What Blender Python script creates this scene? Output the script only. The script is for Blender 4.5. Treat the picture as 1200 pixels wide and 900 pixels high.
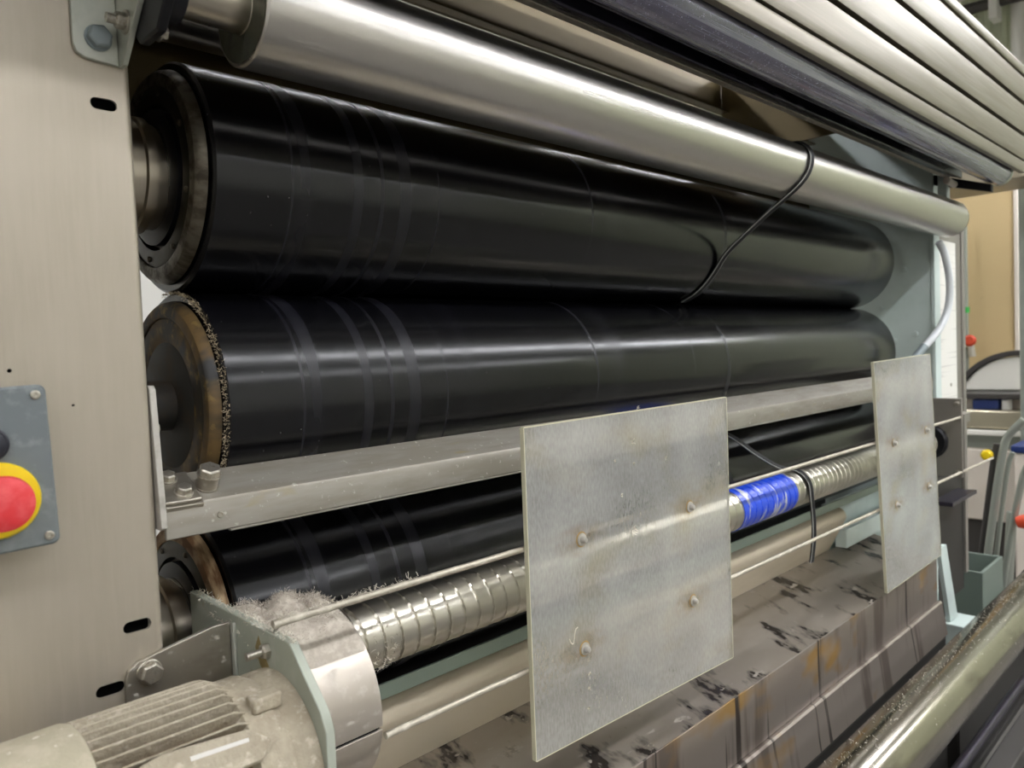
import bpy, bmesh, math, random
from mathutils import Vector, Matrix
random.seed(7)
PI = math.pi
for o in list(bpy.data.objects): bpy.data.objects.remove(o)
S = bpy.context.scene
C = S.collection

# ------------------------------------------------------------------ camera
# X runs along the rollers, Y into the machine, Z up; the camera stands at the origin, 1.35 m above the floor
FL = -1.35
cam_d = bpy.data.cameras.new('camera'); cam = bpy.data.objects.new('camera', cam_d); C.objects.link(cam)
cam_d.sensor_width = 36; cam_d.lens = 27.0; cam_d.clip_start = .02
R_ = Vector((0.70858834, -0.70449146, -0.03992923)); U_ = Vector((0.05937455, 0.00314201, 0.99823083)); F_ = Vector((0.70311964, 0.70970551, -0.04405525))
cam.matrix_world = Matrix(((R_.x, U_.x, -F_.x, 0), (R_.y, U_.y, -F_.y, 0), (R_.z, U_.z, -F_.z, 0), (0, 0, 0, 1)))
cam_d.dof.use_dof = True; cam_d.dof.focus_distance = 1.0; cam_d.dof.aperture_fstop = 7.0
S.camera = cam
# ------------------------------------------------------------------ world, exposure
w = bpy.data.worlds.new('world'); S.world = w; w.use_nodes = True
w.node_tree.nodes['Background'].inputs[0].default_value = (.9, .95, 1, 1)
w.node_tree.nodes['Background'].inputs[1].default_value = .25
S.view_settings.view_transform = 'Standard'; S.view_settings.look = 'None'; S.view_settings.gamma = 1
S.view_settings.use_curve_mapping = False
S.view_settings.exposure = 0.0
LAMP = 37.0

# ------------------------------------------------------------------ pixel helpers (a pixel gives a direction only)
def ray(px, py):
    a, b = (px-600)/900, (450-py)/900
    return R_*a + U_*b + F_
def onY(px, py, Y): r = ray(px, py); return r*(Y/r.y)
def onX(px, py, X): r = ray(px, py); return r*(X/r.x)

# ------------------------------------------------------------------ materials
def lin(h):
    h = h.lstrip('#'); v = [int(h[i:i+2], 16)/255 for i in (0, 2, 4)]
    return tuple(c/12.92 if c <= .04045 else ((c+.055)/1.055)**2.4 for c in v)+(1,)
def M(name, col, rough=.5, metal=0., layers=(), bump=None, spec=None, coat=0., aniso=0., rvar=None, bands=None):
    """layers: (scale xyz, detail, lo, hi, colour, rough, metal) mixed over the base where the noise passes lo..hi"""
    m = bpy.data.materials.new(name); m.use_nodes = True
    nt = m.node_tree; N = nt.nodes; L = nt.links; p = N['Principled BSDF']
    tc = N.new('ShaderNodeTexCoord')
    def noise(sc, det):
        mp = N.new('ShaderNodeMapping'); mp.inputs['Scale'].default_value = sc; L.new(tc.outputs['Object'], mp.inputs['Vector'])
        n = N.new('ShaderNodeTexNoise'); n.inputs['Scale'].default_value = 1; n.inputs['Detail'].default_value = det; n.inputs['Roughness'].default_value = .6
        L.new(mp.outputs[0], n.inputs['Vector']); return n.outputs[0]
    def rng(src, lo, hi, a=0., b=1.):
        r = N.new('ShaderNodeMapRange'); r.inputs[1].default_value = lo; r.inputs[2].default_value = hi; r.inputs[3].default_value = a; r.inputs[4].default_value = b
        L.new(src, r.inputs[0]); return r.outputs[0]
    c = None; ro = None; me = None
    for (sc, det, lo, hi, lc, lr, lm) in layers:
        f = rng(noise(sc, det), lo, hi)
        mx = N.new('ShaderNodeMix'); mx.data_type = 'RGBA'; L.new(f, mx.inputs[0])
        if c: L.new(c, mx.inputs[6])
        else: mx.inputs[6].default_value = lin(col)
        mx.inputs[7].default_value = lin(lc); c = mx.outputs[2]
        for k, base, val in (('r', rough, lr), ('m', metal, lm)):
            mf = N.new('ShaderNodeMix'); L.new(f, mf.inputs[0])
            prev = ro if k == 'r' else me
            if prev: L.new(prev, mf.inputs[2])
            else: mf.inputs[2].default_value = base
            mf.inputs[3].default_value = val
            if k == 'r': ro = mf.outputs[0]
            else: me = mf.outputs[0]
    if bands:
        sp = N.new('ShaderNodeSeparateXYZ'); L.new(tc.outputs['Object'], sp.inputs[0]); acc = None
        for bx, hw in bands:
            d1 = N.new('ShaderNodeMath'); d1.operation = 'SUBTRACT'; L.new(sp.outputs[0], d1.inputs[0]); d1.inputs[1].default_value = bx
            d2 = N.new('ShaderNodeMath'); d2.operation = 'ABSOLUTE'; L.new(d1.outputs[0], d2.inputs[0])
            q = rng(d2.outputs[0], hw, hw*.35)
            if acc:
                mm = N.new('ShaderNodeMath'); mm.operation = 'MAXIMUM'; L.new(acc, mm.inputs[0]); L.new(q, mm.inputs[1]); acc = mm.outputs[0]
            else: acc = q
        hm = N.new('ShaderNodeMath'); hm.operation = 'MULTIPLY'; L.new(acc, hm.inputs[0]); L.new(rng(noise((8, 5, 5), 2), .25, .65), hm.inputs[1])
        m2 = N.new('ShaderNodeMix'); m2.data_type = 'RGBA'; L.new(hm.outputs[0], m2.inputs[0])
        if c: L.new(c, m2.inputs[6])
        else: m2.inputs[6].default_value = lin(col)
        m2.inputs[7].default_value = lin('#19191f'); c = m2.outputs[2]
        m3 = N.new('ShaderNodeMix'); L.new(hm.outputs[0], m3.inputs[0])
        if ro: L.new(ro, m3.inputs[2])
        else: m3.inputs[2].default_value = rough
        m3.inputs[3].default_value = .36; ro = m3.outputs[0]
    if rvar:
        sc, det, lo, hi, amt = rvar
        f = rng(noise(sc, det), lo, hi, -amt, amt)
        ad = N.new('ShaderNodeMath'); ad.operation = 'ADD'; ad.use_clamp = True; L.new(f, ad.inputs[0])
        if ro: L.new(ro, ad.inputs[1])
        else: ad.inputs[1].default_value = rough
        ro = ad.outputs[0]
    if c: L.new(c, p.inputs['Base Color'])
    else: p.inputs['Base Color'].default_value = lin(col)
    if ro: L.new(ro, p.inputs['Roughness'])
    else: p.inputs['Roughness'].default_value = rough
    if me: L.new(me, p.inputs['Metallic'])
    else: p.inputs['Metallic'].default_value = metal
    if spec is not None: p.inputs['Specular IOR Level'].default_value = spec
    p.inputs['Coat Weight'].default_value = coat
    if aniso: p.inputs['Anisotropic'].default_value = aniso
    if bump:
        sc, det, st, di = bump
        b = N.new('ShaderNodeBump'); b.inputs['Strength'].default_value = st; b.inputs['Distance'].default_value = di
        L.new(noise(sc, det), b.inputs['Height']); L.new(b.outputs[0], p.inputs['Normal'])
    return m
def emit(name, col, st):
    m = bpy.data.materials.new(name); m.use_nodes = True
    p = m.node_tree.nodes['Principled BSDF']; p.inputs['Base Color'].default_value = lin(col)
    p.inputs['Emission Color'].default_value = lin(col); p.inputs['Emission Strength'].default_value = st
    return m

mt = {}
RB = [(-.926, .013), (-.853, .010), (-.817, .004), (-.780, .013), (.03, .010)]   # worn rings on the black rollers, by distance from their middle
mt['cover'] = M('brushed_cover_steel', '#b6ad9d', .42, .55, [((9, 9, 5), 3, .4, .8, '#aba291', .46, .5), ((160, 160, 12), 2, .4, .9, '#b8af9f', .41, .55)], rvar=((60, 60, 60), 3, .3, .7, .04))
mt['steel'] = M('worn_stainless', '#a8a296', .36, .85, [((14, 30, 30), 4, .5, .75, '#8b8476', .5, .7), ((120, 120, 120), 3, .62, .75, '#c9c3b6', .8, .1)])
mt['galv'] = M('galvanised_steel', '#bfc1b6', .42, .4, [((30, 30, 30), 4, .45, .7, '#aeb2a6', .48, .35)])
mt['palesteel'] = M('pale_dusty_steel', '#bdb9b0', .5, .3, [((60, 60, 60), 3, .5, .7, '#a9a499', .6, .3)])
mt['zinc'] = M('zinc_bolt', '#b9b4a8', .33, .9, [((200, 200, 200), 2, .5, .7, '#9a9284', .5, .7)])
mt['bluebolt'] = M('blue_grey_bolt', '#8b9698', .45, .2)
mt['chrome'] = M('dusty_polished_steel', '#c6c2bb', .29, 1., [((1, 6, 6), 2, .5, .85, '#bdb8ae', .33, 1.), ((600, 600, 600), 2, .64, .76, '#c5beb0', .5, .6)], rvar=((.6, 20, 20), 2, .3, .7, .025))
mt['chromeend'] = M('greasy_steel_face', '#5e5f52', .4, .8, [((60, 60, 60), 3, .5, .7, '#45463c', .55, .5)])
mt['journal'] = M('turned_steel_journal', '#bdb5a5', .3, 1., rvar=((40, 2, 2), 1, .3, .7, .05))
mt['black'] = M('black_rubber', '#08080b', .20, 0, [((7, .2, .2), 3, .55, .78, '#141419', .30, 0), ((24, .3, .3), 2, .63, .73, '#1a1a20', .34, 0), ((160, 160, 160), 2, .77, .80, '#6a6a66', .7, 0)], rvar=((3, .5, .5), 2, .3, .7, .03), spec=.45, bands=RB)
mt['disc'] = M('dark_end_disc', '#2b2a22', .35, .5, [((25, 25, 25), 4, .5, .7, '#3c3727', .5, .3)])
mt['rustdisc'] = M('stained_end_disc', '#37332b', .55, .25, [((6, 14, 14), 4, .45, .6, '#6a5431', .6, .1), ((40, 50, 50), 4, .55, .7, '#8a7240', .6, .1), ((9, 16, 16), 3, .58, .66, '#2d2d2d', .5, .2)])
mt['darkhub'] = M('dark_grey_hub', '#33322f', .6, .2, [((20, 20, 20), 4, .5, .7, '#443a2e', .7, .1)])
mt['rim'] = M('scuffed_steel_rim', '#6f695d', .38, .8, [((20, 60, 60), 4, .42, .62, '#3f3628', .6, .3)])
mt['rustrim'] = M('rusty_rim', '#b39a78', .5, .5, [((90, 20, 20), 3, .45, .6, '#6d4d2e', .7, .1)])
mt['dark'] = M('dark_hollow', '#0b0b0b', .8)
mt['blackmetal'] = M('black_flange', '#1c1c20', .4, .4)
mt['box'] = M('grey_blue_plastic', '#6b7274', .5, 0, [((50, 50, 50), 4, .52, .72, '#8c9290', .7, 0), ((14, 14, 14), 3, .5, .8, '#7a807f', .6, 0)])
mt['yellow'] = M('yellow_plastic', '#e9c80a', .4, 0, [((60, 60, 60), 3, .6, .8, '#d9bf3a', .6, 0)])
mt['red'] = M('red_plastic', '#d8343a', .5, 0, [((90, 90, 90), 4, .45, .7, '#e2585a', .7, 0)])
mt['knob'] = M('black_plastic', '#22232c', .5)
mt['beam'] = M('dusty_beam_steel', '#9c978d', .42, .5, [((7, 40, 40), 4, .42, .62, '#8c867a', .5, .4), ((140, 140, 140), 3, .64, .74, '#c4bfb3', .85, .05), ((10, 30, 30), 3, .66, .74, '#978d72', .6, .4)])
mt['beamtop'] = mt['beam']
mt['spiral'] = M('spiral_steel', '#d2cdc0', .28, 1., [((14, 30, 30), 3, .5, .8, '#bab4a4', .36, .95), ((300, 300, 300), 2, .70, .76, '#d7d0bd', .7, .3)])
mt['tape'] = M('blue_tape', '#1748d6', .3, 0, [((60, 14, 14), 3, .58, .63, '#c9ccd0', .45, .3)], coat=.3)
mt['cord'] = M('black_cord', '#121214', .6)
mt['cordedge'] = M('pale_cord_edge', '#a9a9a4', .6)
mt['rod'] = M('dusty_rod', '#b9b1a1', .45, .6, [((60, 60, 60), 3, .5, .7, '#d3ccbc', .85, 0)])
mt['motor'] = M('dusty_motor_casting', '#b3a994', .75, .05, [((22, 22, 22), 4, .45, .65, '#9c917d', .8, 0), ((90, 90, 90), 4, .55, .7, '#c9c0ae', .95, 0)], bump=((150, 150, 150), 4, .8, .003))
mt['motorcap'] = M('dusty_fan_cover', '#b4ac95', .85, 0, [((35, 35, 35), 4, .5, .68, '#c5bca6', .95, 0), ((110, 110, 110), 3, .66, .72, '#ded8cb', .95, 0)], bump=((120, 120, 120), 4, .5, .002))
mt['groove'] = M('brown_caked_dust', '#77634a', .95, 0, [((80, 80, 80), 4, .45, .65, '#5c4733', .95, 0)], bump=((180, 180, 180), 4, .6, .003))
mt['platenew'] = M('pale_painted_plate', '#a5aa9c', .5, .2, [((30, 8, 8), 4, .5, .62, '#bcbeb3', .6, .1), ((30, 16, 16), 4, .60, .72, '#94875f', .7, 0)])
mt['covercap'] = M('drive_cover_steel', '#bdb4a8', .35, .7, [((60, 60, 60), 4, .55, .7, '#cfc8bd', .85, .05)])
mt['lint'] = M('grey_lint', '#b8aea0', 1., 0, [((130, 130, 130), 3, .4, .65, '#cdc5b8', 1, 0), ((60, 60, 60), 3, .6, .72, '#9b9082', 1, 0)], spec=.1)
mt['fray'] = M('tan_fibre', '#b3a388', 1., 0, spec=.1)
mt['fluff'] = M('pale_fluff', '#d6cfc0', 1., 0, spec=.1)
mt['tan'] = M('tan_tank_steel', '#cfc4ae', .42, .35, [((3, 9, 9), 3, .45, .7, '#bfb39b', .45, .3)])
mt['green'] = M('pale_green_paint', '#97a698', .45, .05)
mt['frame_r'] = M('pale_blue_green_paint', '#cddad5', .45, 0, [((8, 8, 8), 3, .5, .75, '#c0cfc9', .5, 0)])
mt['stain'] = M('stained_tray_steel', '#8f867b', .34, .6, [((4, 12, 12), 3, .45, .7, '#9d958a', .42, .5), ((15, 9, 9), 4, .535, .62, '#2c2622', .25, .25), ((26, 60, 30), 3, .655, .68, '#9f978c', .7, .1)], bump=((18, 30, 30), 2, .12, .004))
mt['traywall'] = M('streaked_tray_wall', '#9a9087', .36, .65, [((16, 3, 2), 3, .53, .64, '#70655d', .4, .6), ((5, 4, 8), 3, .56, .68, '#9a7a48', .5, .4), ((42, 3, 2), 2, .64, .69, '#3c342e', .4, .4)])
mt['dirtychrome'] = M('dirty_guide_steel', '#aaa397', .17, 1., [((5, 20, 20), 3, .5, .7, '#857d70', .26, .95), ((130, 130, 130), 4, .68, .76, '#c5beb1', .9, .1)])
mt['purpletube'] = M('dark_violet_tube', '#3a3542', .3, .6)
mt['darkgrey'] = M('dark_grey_steel', '#4a4744', .5, .4)
mt['brown'] = M('brown_stainless', '#6c5e3e', .42, .4, [((2, 3, 12), 3, .45, .7, '#605236', .45, .4)])
mt['panel'] = M('anodised_panel', '#7e7768', .42, .7, [((1.5, 50, 50), 3, .4, .7, '#736b5b', .45, .65), ((5, 200, 200), 2, .5, .8, '#877f70', .40, .7)])
mt['film'] = M('scuffed_violet_film', '#6f6d80', .24, .7, [((1, 110, 110), 4, .46, .66, '#a3a2ad', .36, .6), ((160, 300, 300), 3, .62, .74, '#9d9ca6', .5, .5), ((1.5, 60, 60), 2, .56, .68, '#454069', .2, .7)], coat=.4)
mt['darkbar'] = M('dark_gloss_bar', '#2a2833', .25, .6, [((3, 40, 40), 3, .5, .7, '#3c3947', .35, .5)])
mt['white'] = M('white_hose', '#dfe3e4', .4)
mt['paper'] = M('printed_notice', '#e4e2da', .6, 0, [((2, 2, 120), 1, .60, .66, '#cfcdc6', .6, 0)])
mt['greysheet'] = M('grey_frame_sheet', '#8f8a82', .45, .5)
mt['shadesheet'] = M('shade_dark_sheet', '#2b2927', .5, .3)  # shade under and behind the machine put into the colour
mt['wall'] = M('cream_wall', '#dcdad2', .7)
mt['beige'] = M('beige_partition', '#c6ae80', .6, 0, [((30, 30, 30), 3, .74, .78, '#6e5d3c', .7, 0), ((.5, 2, .3), 2, .4, .7, '#bda678', .6, 0)])
mt['wallgreen'] = M('pale_green_cladding', '#b9bea4', .6)
mt['drum'] = M('white_drum', '#f1eee4', .35, 0)
mt['cream'] = M('cream_cabinet', '#d9cfc2', .45, 0)
mt['bright'] = M('bright_stainless', '#cfc6b0', .25, .9)
mt['blue'] = M('dark_blue_plastic', '#1f3166', .4)
mt['orange'] = M('orange_red_paint', '#d24a2a', .45)
mt['pipe'] = M('grey_green_pipe', '#a5aaa0', .35, .6)
mt['floor'] = M('grey_concrete', '#64615c', .6, 0, [((2, 2, 2), 4, .4, .7, '#55524d', .6, 0)])
mt['ceil'] = M('ceiling_white', '#d6d6d2', .8)
mt['hood'] = M('hood_sheet', '#a39a86', .4, .6)
mt['label'] = M('white_label', '#d9d6cf', .5)
mt['lampw'] = M('lamp_housing', '#d8d8d2', .5)
mt['tube'] = emit('lamp_tube', '#f6f7fc', LAMP)

# clouded acrylic: frosted clear sheet under a film of dust
def acrylic(spots=()):
    m = bpy.data.materials.new('clouded_acrylic'); m.use_nodes = True
    nt = m.node_tree; N = nt.nodes; L = nt.links
    p = N['Principled BSDF']; out = N['Material Output']
    p.inputs['Base Color'].default_value = lin('#f6f5ee'); p.inputs['Transmission Weight'].default_value = 1; p.inputs['Roughness'].default_value = .21; p.inputs['IOR'].default_value = 1.12
    tc = N.new('ShaderNodeTexCoord')
    def noise(sc, det):
        mp = N.new('ShaderNodeMapping'); mp.inputs['Scale'].default_value = sc; L.new(tc.outputs['Object'], mp.inputs['Vector'])
        n = N.new('ShaderNodeTexNoise'); n.inputs['Scale'].default_value = 1; n.inputs['Detail'].default_value = det; L.new(mp.outputs[0], n.inputs['Vector']); return n.outputs[0]
    d = N.new('ShaderNodeBsdfDiffuse'); t = N.new('ShaderNodeBsdfTranslucent')
    mx = N.new('ShaderNodeMix'); mx.data_type = 'RGBA'
    r = N.new('ShaderNodeMapRange'); r.inputs[1].default_value = .52; r.inputs[2].default_value = .7; L.new(noise((6, 6, 9), 3), r.inputs[0]); L.new(r.outputs[0], mx.inputs[0])
    mx.inputs[6].default_value = lin('#e9e8e3'); mx.inputs[7].default_value = lin('#e2dbc6')
    colr = mx.outputs[2]; halo = None
    for (sx, sz) in spots:            # rust weeping from each bolt
        v = N.new('ShaderNodeVectorMath'); v.operation = 'SUBTRACT'; L.new(tc.outputs['Object'], v.inputs[0]); v.inputs[1].default_value = (sx, 0, sz)
        v2 = N.new('ShaderNodeVectorMath'); v2.operation = 'MULTIPLY'; L.new(v.outputs[0], v2.inputs[0]); v2.inputs[1].default_value = (.55, 0, 1.35)
        ln = N.new('ShaderNodeVectorMath'); ln.operation = 'LENGTH'; L.new(v2.outputs[0], ln.inputs[0])
        q = N.new('ShaderNodeMapRange'); q.inputs[1].default_value = .034; q.inputs[2].default_value = .004; q.inputs[3].default_value = 0; q.inputs[4].default_value = .85; L.new(ln.outputs['Value'], q.inputs[0])
        if halo:
            mm = N.new('ShaderNodeMath'); mm.operation = 'MAXIMUM'; L.new(halo, mm.inputs[0]); L.new(q.outputs[0], mm.inputs[1]); halo = mm.outputs[0]
        else: halo = q.outputs[0]
    if halo:
        nz = N.new('ShaderNodeMapRange'); nz.inputs[1].default_value = .3; nz.inputs[2].default_value = .7; L.new(noise((50, 50, 70), 3), nz.inputs[0])
        hm = N.new('ShaderNodeMath'); hm.operation = 'MULTIPLY'; L.new(halo, hm.inputs[0]); L.new(nz.outputs[0], hm.inputs[1])
        m2 = N.new('ShaderNodeMix'); m2.data_type = 'RGBA'; L.new(hm.outputs[0], m2.inputs[0]); L.new(colr, m2.inputs[6]); m2.inputs[7].default_value = lin('#a8833f'); colr = m2.outputs[2]
    L.new(colr, d.inputs[0]); L.new(colr, t.inputs[0])
    ms = N.new('ShaderNodeMixShader'); ms.inputs[0].default_value = .3; L.new(d.outputs[0], ms.inputs[1]); L.new(t.outputs[0], ms.inputs[2])
    f1 = N.new('ShaderNodeMapRange'); f1.inputs[1].default_value = .3; f1.inputs[2].default_value = .7; f1.inputs[3].default_value = .24; f1.inputs[4].default_value = .50; L.new(noise((5, 5, 5), 4), f1.inputs[0])
    f2 = N.new('ShaderNodeMapRange'); f2.inputs[1].default_value = .35; f2.inputs[2].default_value = .7; f2.inputs[3].default_value = -.04; f2.inputs[4].default_value = .07; L.new(noise((300, 300, 110), 3), f2.inputs[0])
    ad = N.new('ShaderNodeMath'); ad.use_clamp = True; L.new(f1.outputs[0], ad.inputs[0]); L.new(f2.outputs[0], ad.inputs[1])
    fin = N.new('ShaderNodeMixShader'); L.new(ad.outputs[0], fin.inputs[0]); L.new(p.outputs[0], fin.inputs[1]); L.new(ms.outputs[0], fin.inputs[2])
    L.new(fin.outputs[0], out.inputs['Surface'])
    return m
mt['acryledge'] = M('pale_acrylic_edge', '#d3cfb4', .5, 0)
mt['rustring'] = M('rust_ring', '#9a7c46', .8, 0)
mt['weep'] = M('brown_weep', '#8a7a50', .8, 0)

# ------------------------------------------------------------------ mesh builders (all in scene coordinates)
class MB:
    def __init__(s): s.v = []; s.f = []
    def add(s, vs, fs):
        n = len(s.v); s.v += [tuple(v) for v in vs]; s.f += [tuple(i+n for i in f) for f in fs]; return s
    def box(s, x0, x1, y0, y1, z0, z1):
        return s.add([(x, y, z) for z in (z0, z1) for y in (y0, y1) for x in (x0, x1)],
                     [(0, 2, 3, 1), (4, 5, 7, 6), (0, 1, 5, 4), (2, 6, 7, 3), (0, 4, 6, 2), (1, 3, 7, 5)])
    def prism(s, poly, ax, a, b):
        """poly: 2-D points in the two axes other than ax (cyclic order), swept from a to b along ax"""
        def P(q, t):
            return {'x': (t, q[0], q[1]), 'y': (q[0], t, q[1]), 'z': (q[0], q[1], t)}[ax]
        n = len(poly)
        return s.add([P(q, a) for q in poly]+[P(q, b) for q in poly],
                     [tuple(range(n))[::-1], tuple(range(n, 2*n))]+[(i, (i+1) % n, n+(i+1) % n, n+i) for i in range(n)])
    def sheet(s, line, x0, x1, t, nx=1):
        """open profile (y,z) swept along x, thickness t on the left of its direction"""
        n = len(line); off = []
        for i in range(n):
            a = Vector(line[max(i-1, 0)]); b = Vector(line[min(i+1, n-1)]); d = (b-a).normalized(); off.append((line[i][0]-d.y*t, line[i][1]+d.x*t))
        return s.prism(list(line)+off[::-1], 'x', x0, x1)
    def lathe(s, prof, o, ax=(1, 0, 0), seg=48, rot=0.):
        o = Vector(o); ax = Vector(ax).normalized()
        h = Vector((0, 0, 1)) if abs(ax.z) < .9 else Vector((1, 0, 0))
        u = ax.cross(h).normalized(); v = ax.cross(u).normalized()
        vs = []; rows = []
        for t, r in prof:
            if r < 1e-6: rows.append([len(vs)]); vs.append(o+ax*t)
            else:
                rows.append(list(range(len(vs), len(vs)+seg)))
                for k in range(seg):
                    a = rot+2*PI*k/seg; vs.append(o+ax*t+(u*math.cos(a)+v*math.sin(a))*r)
        fs = []
        for A, B in zip(rows, rows[1:]):
            if len(A) == 1 and len(B) == 1: continue
            for k in range(seg):
                k2 = (k+1) % seg
                if len(A) == 1: fs.append((A[0], B[k], B[k2]))
                elif len(B) == 1: fs.append((A[k], B[0], A[k2]))
                else: fs.append((A[k], B[k], B[k2], A[k2]))
        return s.add(vs, fs)
    def rod(s, a, b, r, seg=16):
        a = Vector(a); b = Vector(b); L = (b-a).length
        return s.lathe([(0, 0), (0, r), (L, r), (L, 0)], a, b-a, seg)
    def tube(s, pts, r, seg=8, smooth=0):
        P = [Vector(p) for p in pts]
        for _ in range(smooth):
            q = [P[0]]
            for a, b in zip(P, P[1:]): q += [a*.75+b*.25, a*.25+b*.75]
            P = q+[P[-1]]
        n = len(P); vs = []; t0 = (P[1]-P[0]).normalized()
        u = t0.cross(Vector((0, 0, 1)) if abs(t0.z) < .9 else Vector((1, 0, 0))).normalized()
        for i in range(n):
            t = (P[min(i+1, n-1)]-P[max(i-1, 0)]).normalized()
            u = (u-t*u.dot(t)).normalized(); v = t.cross(u)
            rr = r(i/(n-1)) if callable(r) else r
            for k in range(seg):
                a = 2*PI*k/seg; vs.append(P[i]+(u*math.cos(a)+v*math.sin(a))*rr)
        fs = [(i*seg+k, i*seg+(k+1) % seg, (i+1)*seg+(k+1) % seg, (i+1)*seg+k) for i in range(n-1) for k in range(seg)]
        fs += [tuple(range(seg))[::-1], tuple(range((n-1)*seg, n*seg))]
        return s.add(vs, fs)
    def hexhead(s, o, ax, r, h, rot=0.2):
        return s.lathe([(0, 0), (0, r), (h*.8, r), (h, r*.84), (h, 0)], o, ax, 6, rot)
def plate_holes(outer, holes, P, t0, t1):
    """flat plate with real holes: P(u, v, t) maps plate coordinates to the scene"""
    bm = bmesh.new(); edges = []; loops = []
    for lp in [outer]+holes:
        vs = [bm.verts.new((a, b, 0)) for a, b in lp]; loops.append(vs)
        edges += [bm.edges.new((vs[i], vs[(i+1) % len(vs)])) for i in range(len(vs))]
    bmesh.ops.triangle_fill(bm, use_beauty=True, use_dissolve=False, edges=edges)
    bm.verts.index_update(); bm.faces.ensure_lookup_table()
    vs = [v.co.copy() for v in bm.verts]; fs = [[v.index for v in f.verts] for f in bm.faces]
    lps = [[v.index for v in l] for l in loops]; bm.free()
    n = len(vs); m = MB()
    V = [P(v.x, v.y, t0) for v in vs]+[P(v.x, v.y, t1) for v in vs]
    Fs = [tuple(f) for f in fs]+[tuple(i+n for i in f[::-1]) for f in fs]
    for l in lps: Fs += [(l[i], l[(i+1) % len(l)], l[(i+1) % len(l)]+n, l[i]+n) for i in range(len(l))]
    return m.add(V, Fs)
def slot(cx, cz, L, r, ang=0., k=8):
    pts = []
    for sgn in (1, -1):
        for i in range(k+1):
            a = -PI/2+PI*i/k+(0 if sgn > 0 else PI)
            x, y = sgn*L/2+r*math.cos(a), r*math.sin(a)
            pts.append((cx+x*math.cos(ang)-y*math.sin(ang), cz+x*math.sin(ang)+y*math.cos(ang)))
    return pts
def rrect(x0, x1, z0, z1, r, k=5):
    pts = []
    for cx, cz, a0 in ((x1-r, z0+r, -PI/2), (x1-r, z1-r, 0), (x0+r, z1-r, PI/2), (x0+r, z0+r, PI)):
        for i in range(k+1): a = a0+PI/2*i/k; pts.append((cx+r*math.cos(a), cz+r*math.sin(a)))
    return pts

def thing(name, base, label, cat, group=None):
    o = bpy.data.objects.new(name, None); C.objects.link(o); o.location = base; o.empty_display_size = .05
    o['label'] = label; o['category'] = cat
    if group: o['group'] = group
    return o
def base_of(o):
    b = Vector(o.location)
    while o.parent: o = o.parent; b += Vector(o.location)
    return b
def part(name, mb, mat, parent=None, bevel=0., ang=32, base=None, kind=None, label=None, seg=2):
    b = base_of(parent) if parent else Vector(base if base is not None else (0, 0, 0))
    me = bpy.data.meshes.new(name); me.from_pydata([Vector(v)-b for v in mb.v], [], mb.f)
    bm = bmesh.new(); bm.from_mesh(me); bmesh.ops.recalc_face_normals(bm, faces=bm.faces[:]); bm.to_mesh(me); bm.free()
    me.materials.append(mt[mat] if isinstance(mat, str) else mat)
    me.polygons.foreach_set('use_smooth', [True]*len(me.polygons)); me.set_sharp_from_angle(angle=math.radians(ang)); me.update()
    o = bpy.data.objects.new(name, me); C.objects.link(o)
    if parent: o.parent = parent
    else: o.location = b
    if bevel:
        md = o.modifiers.new('bevel', 'BEVEL'); md.width = bevel; md.segments = seg; md.limit_method = 'ANGLE'; md.angle_limit = math.radians(40); md.harden_normals = False
    if kind: o['kind'] = kind
    if label: o['label'] = label
    return o
def tag(o, label, cat, group=None):
    o['label'] = label; o['category'] = cat
    if group: o['group'] = group
    return o
def struct(name, mb, mat, base=(0, 0, 0), bevel=0.): return part(name, mb, mat, None, bevel, base=base, kind='structure')
def bolt(parent, o, ax, r=.007, h=.006, wr=None, name='hex_bolt', mat='zinc', rot=.2):
    o = Vector(o); ax = Vector(ax).normalized()
    b = part(name, MB().hexhead(o+ax*.0015, ax, r, h, rot), mat, parent, bevel=.0005, ang=25)
    wr = wr or r*1.35
    part('washer', MB().lathe([(0, r*.5), (0, wr), (.0013, wr), (.0018, wr*.95), (.0018, r*.5)], o, ax, 20), mat, b)
    return b

# ------------------------------------------------------------------ the room
RX0, RX1, RY0, RY1, CZ = -4.5, 7.5, -6.0, 4.2, 2.9
struct('floor', MB().box(RX0, RX1, RY0, RY1, FL-.1, FL), 'floor')
struct('ceiling', MB().box(RX0, RX1, RY0, RY1, CZ, CZ+.1), 'ceil')
struct('wall_back', MB().box(RX0, RX1, RY1, RY1+.1, FL, CZ), 'wall')
struct('wall_front', MB().box(RX0, RX1, RY0-.1, RY0, FL, CZ), 'wall')
struct('wall_left', MB().box(RX0-.1, RX0, RY0, RY1, FL, CZ), 'wall')
wr_ = struct('wall_right', MB().box(RX1, RX1+.1, RY0, RY1, FL, CZ), 'wallgreen')
rib = None
for i in range(26):
    y = -.2+.115*i
    if rib is None:
        rib = part('cladding_rib', MB().prism([(RX1, y-.03), (RX1-.02, y-.015), (RX1-.02, y+.015), (RX1, y+.03)], 'z', .6, CZ), 'wallgreen', wr_)
    else:
        c = rib.copy(); C.objects.link(c); c.location.y = y+.2

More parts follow.
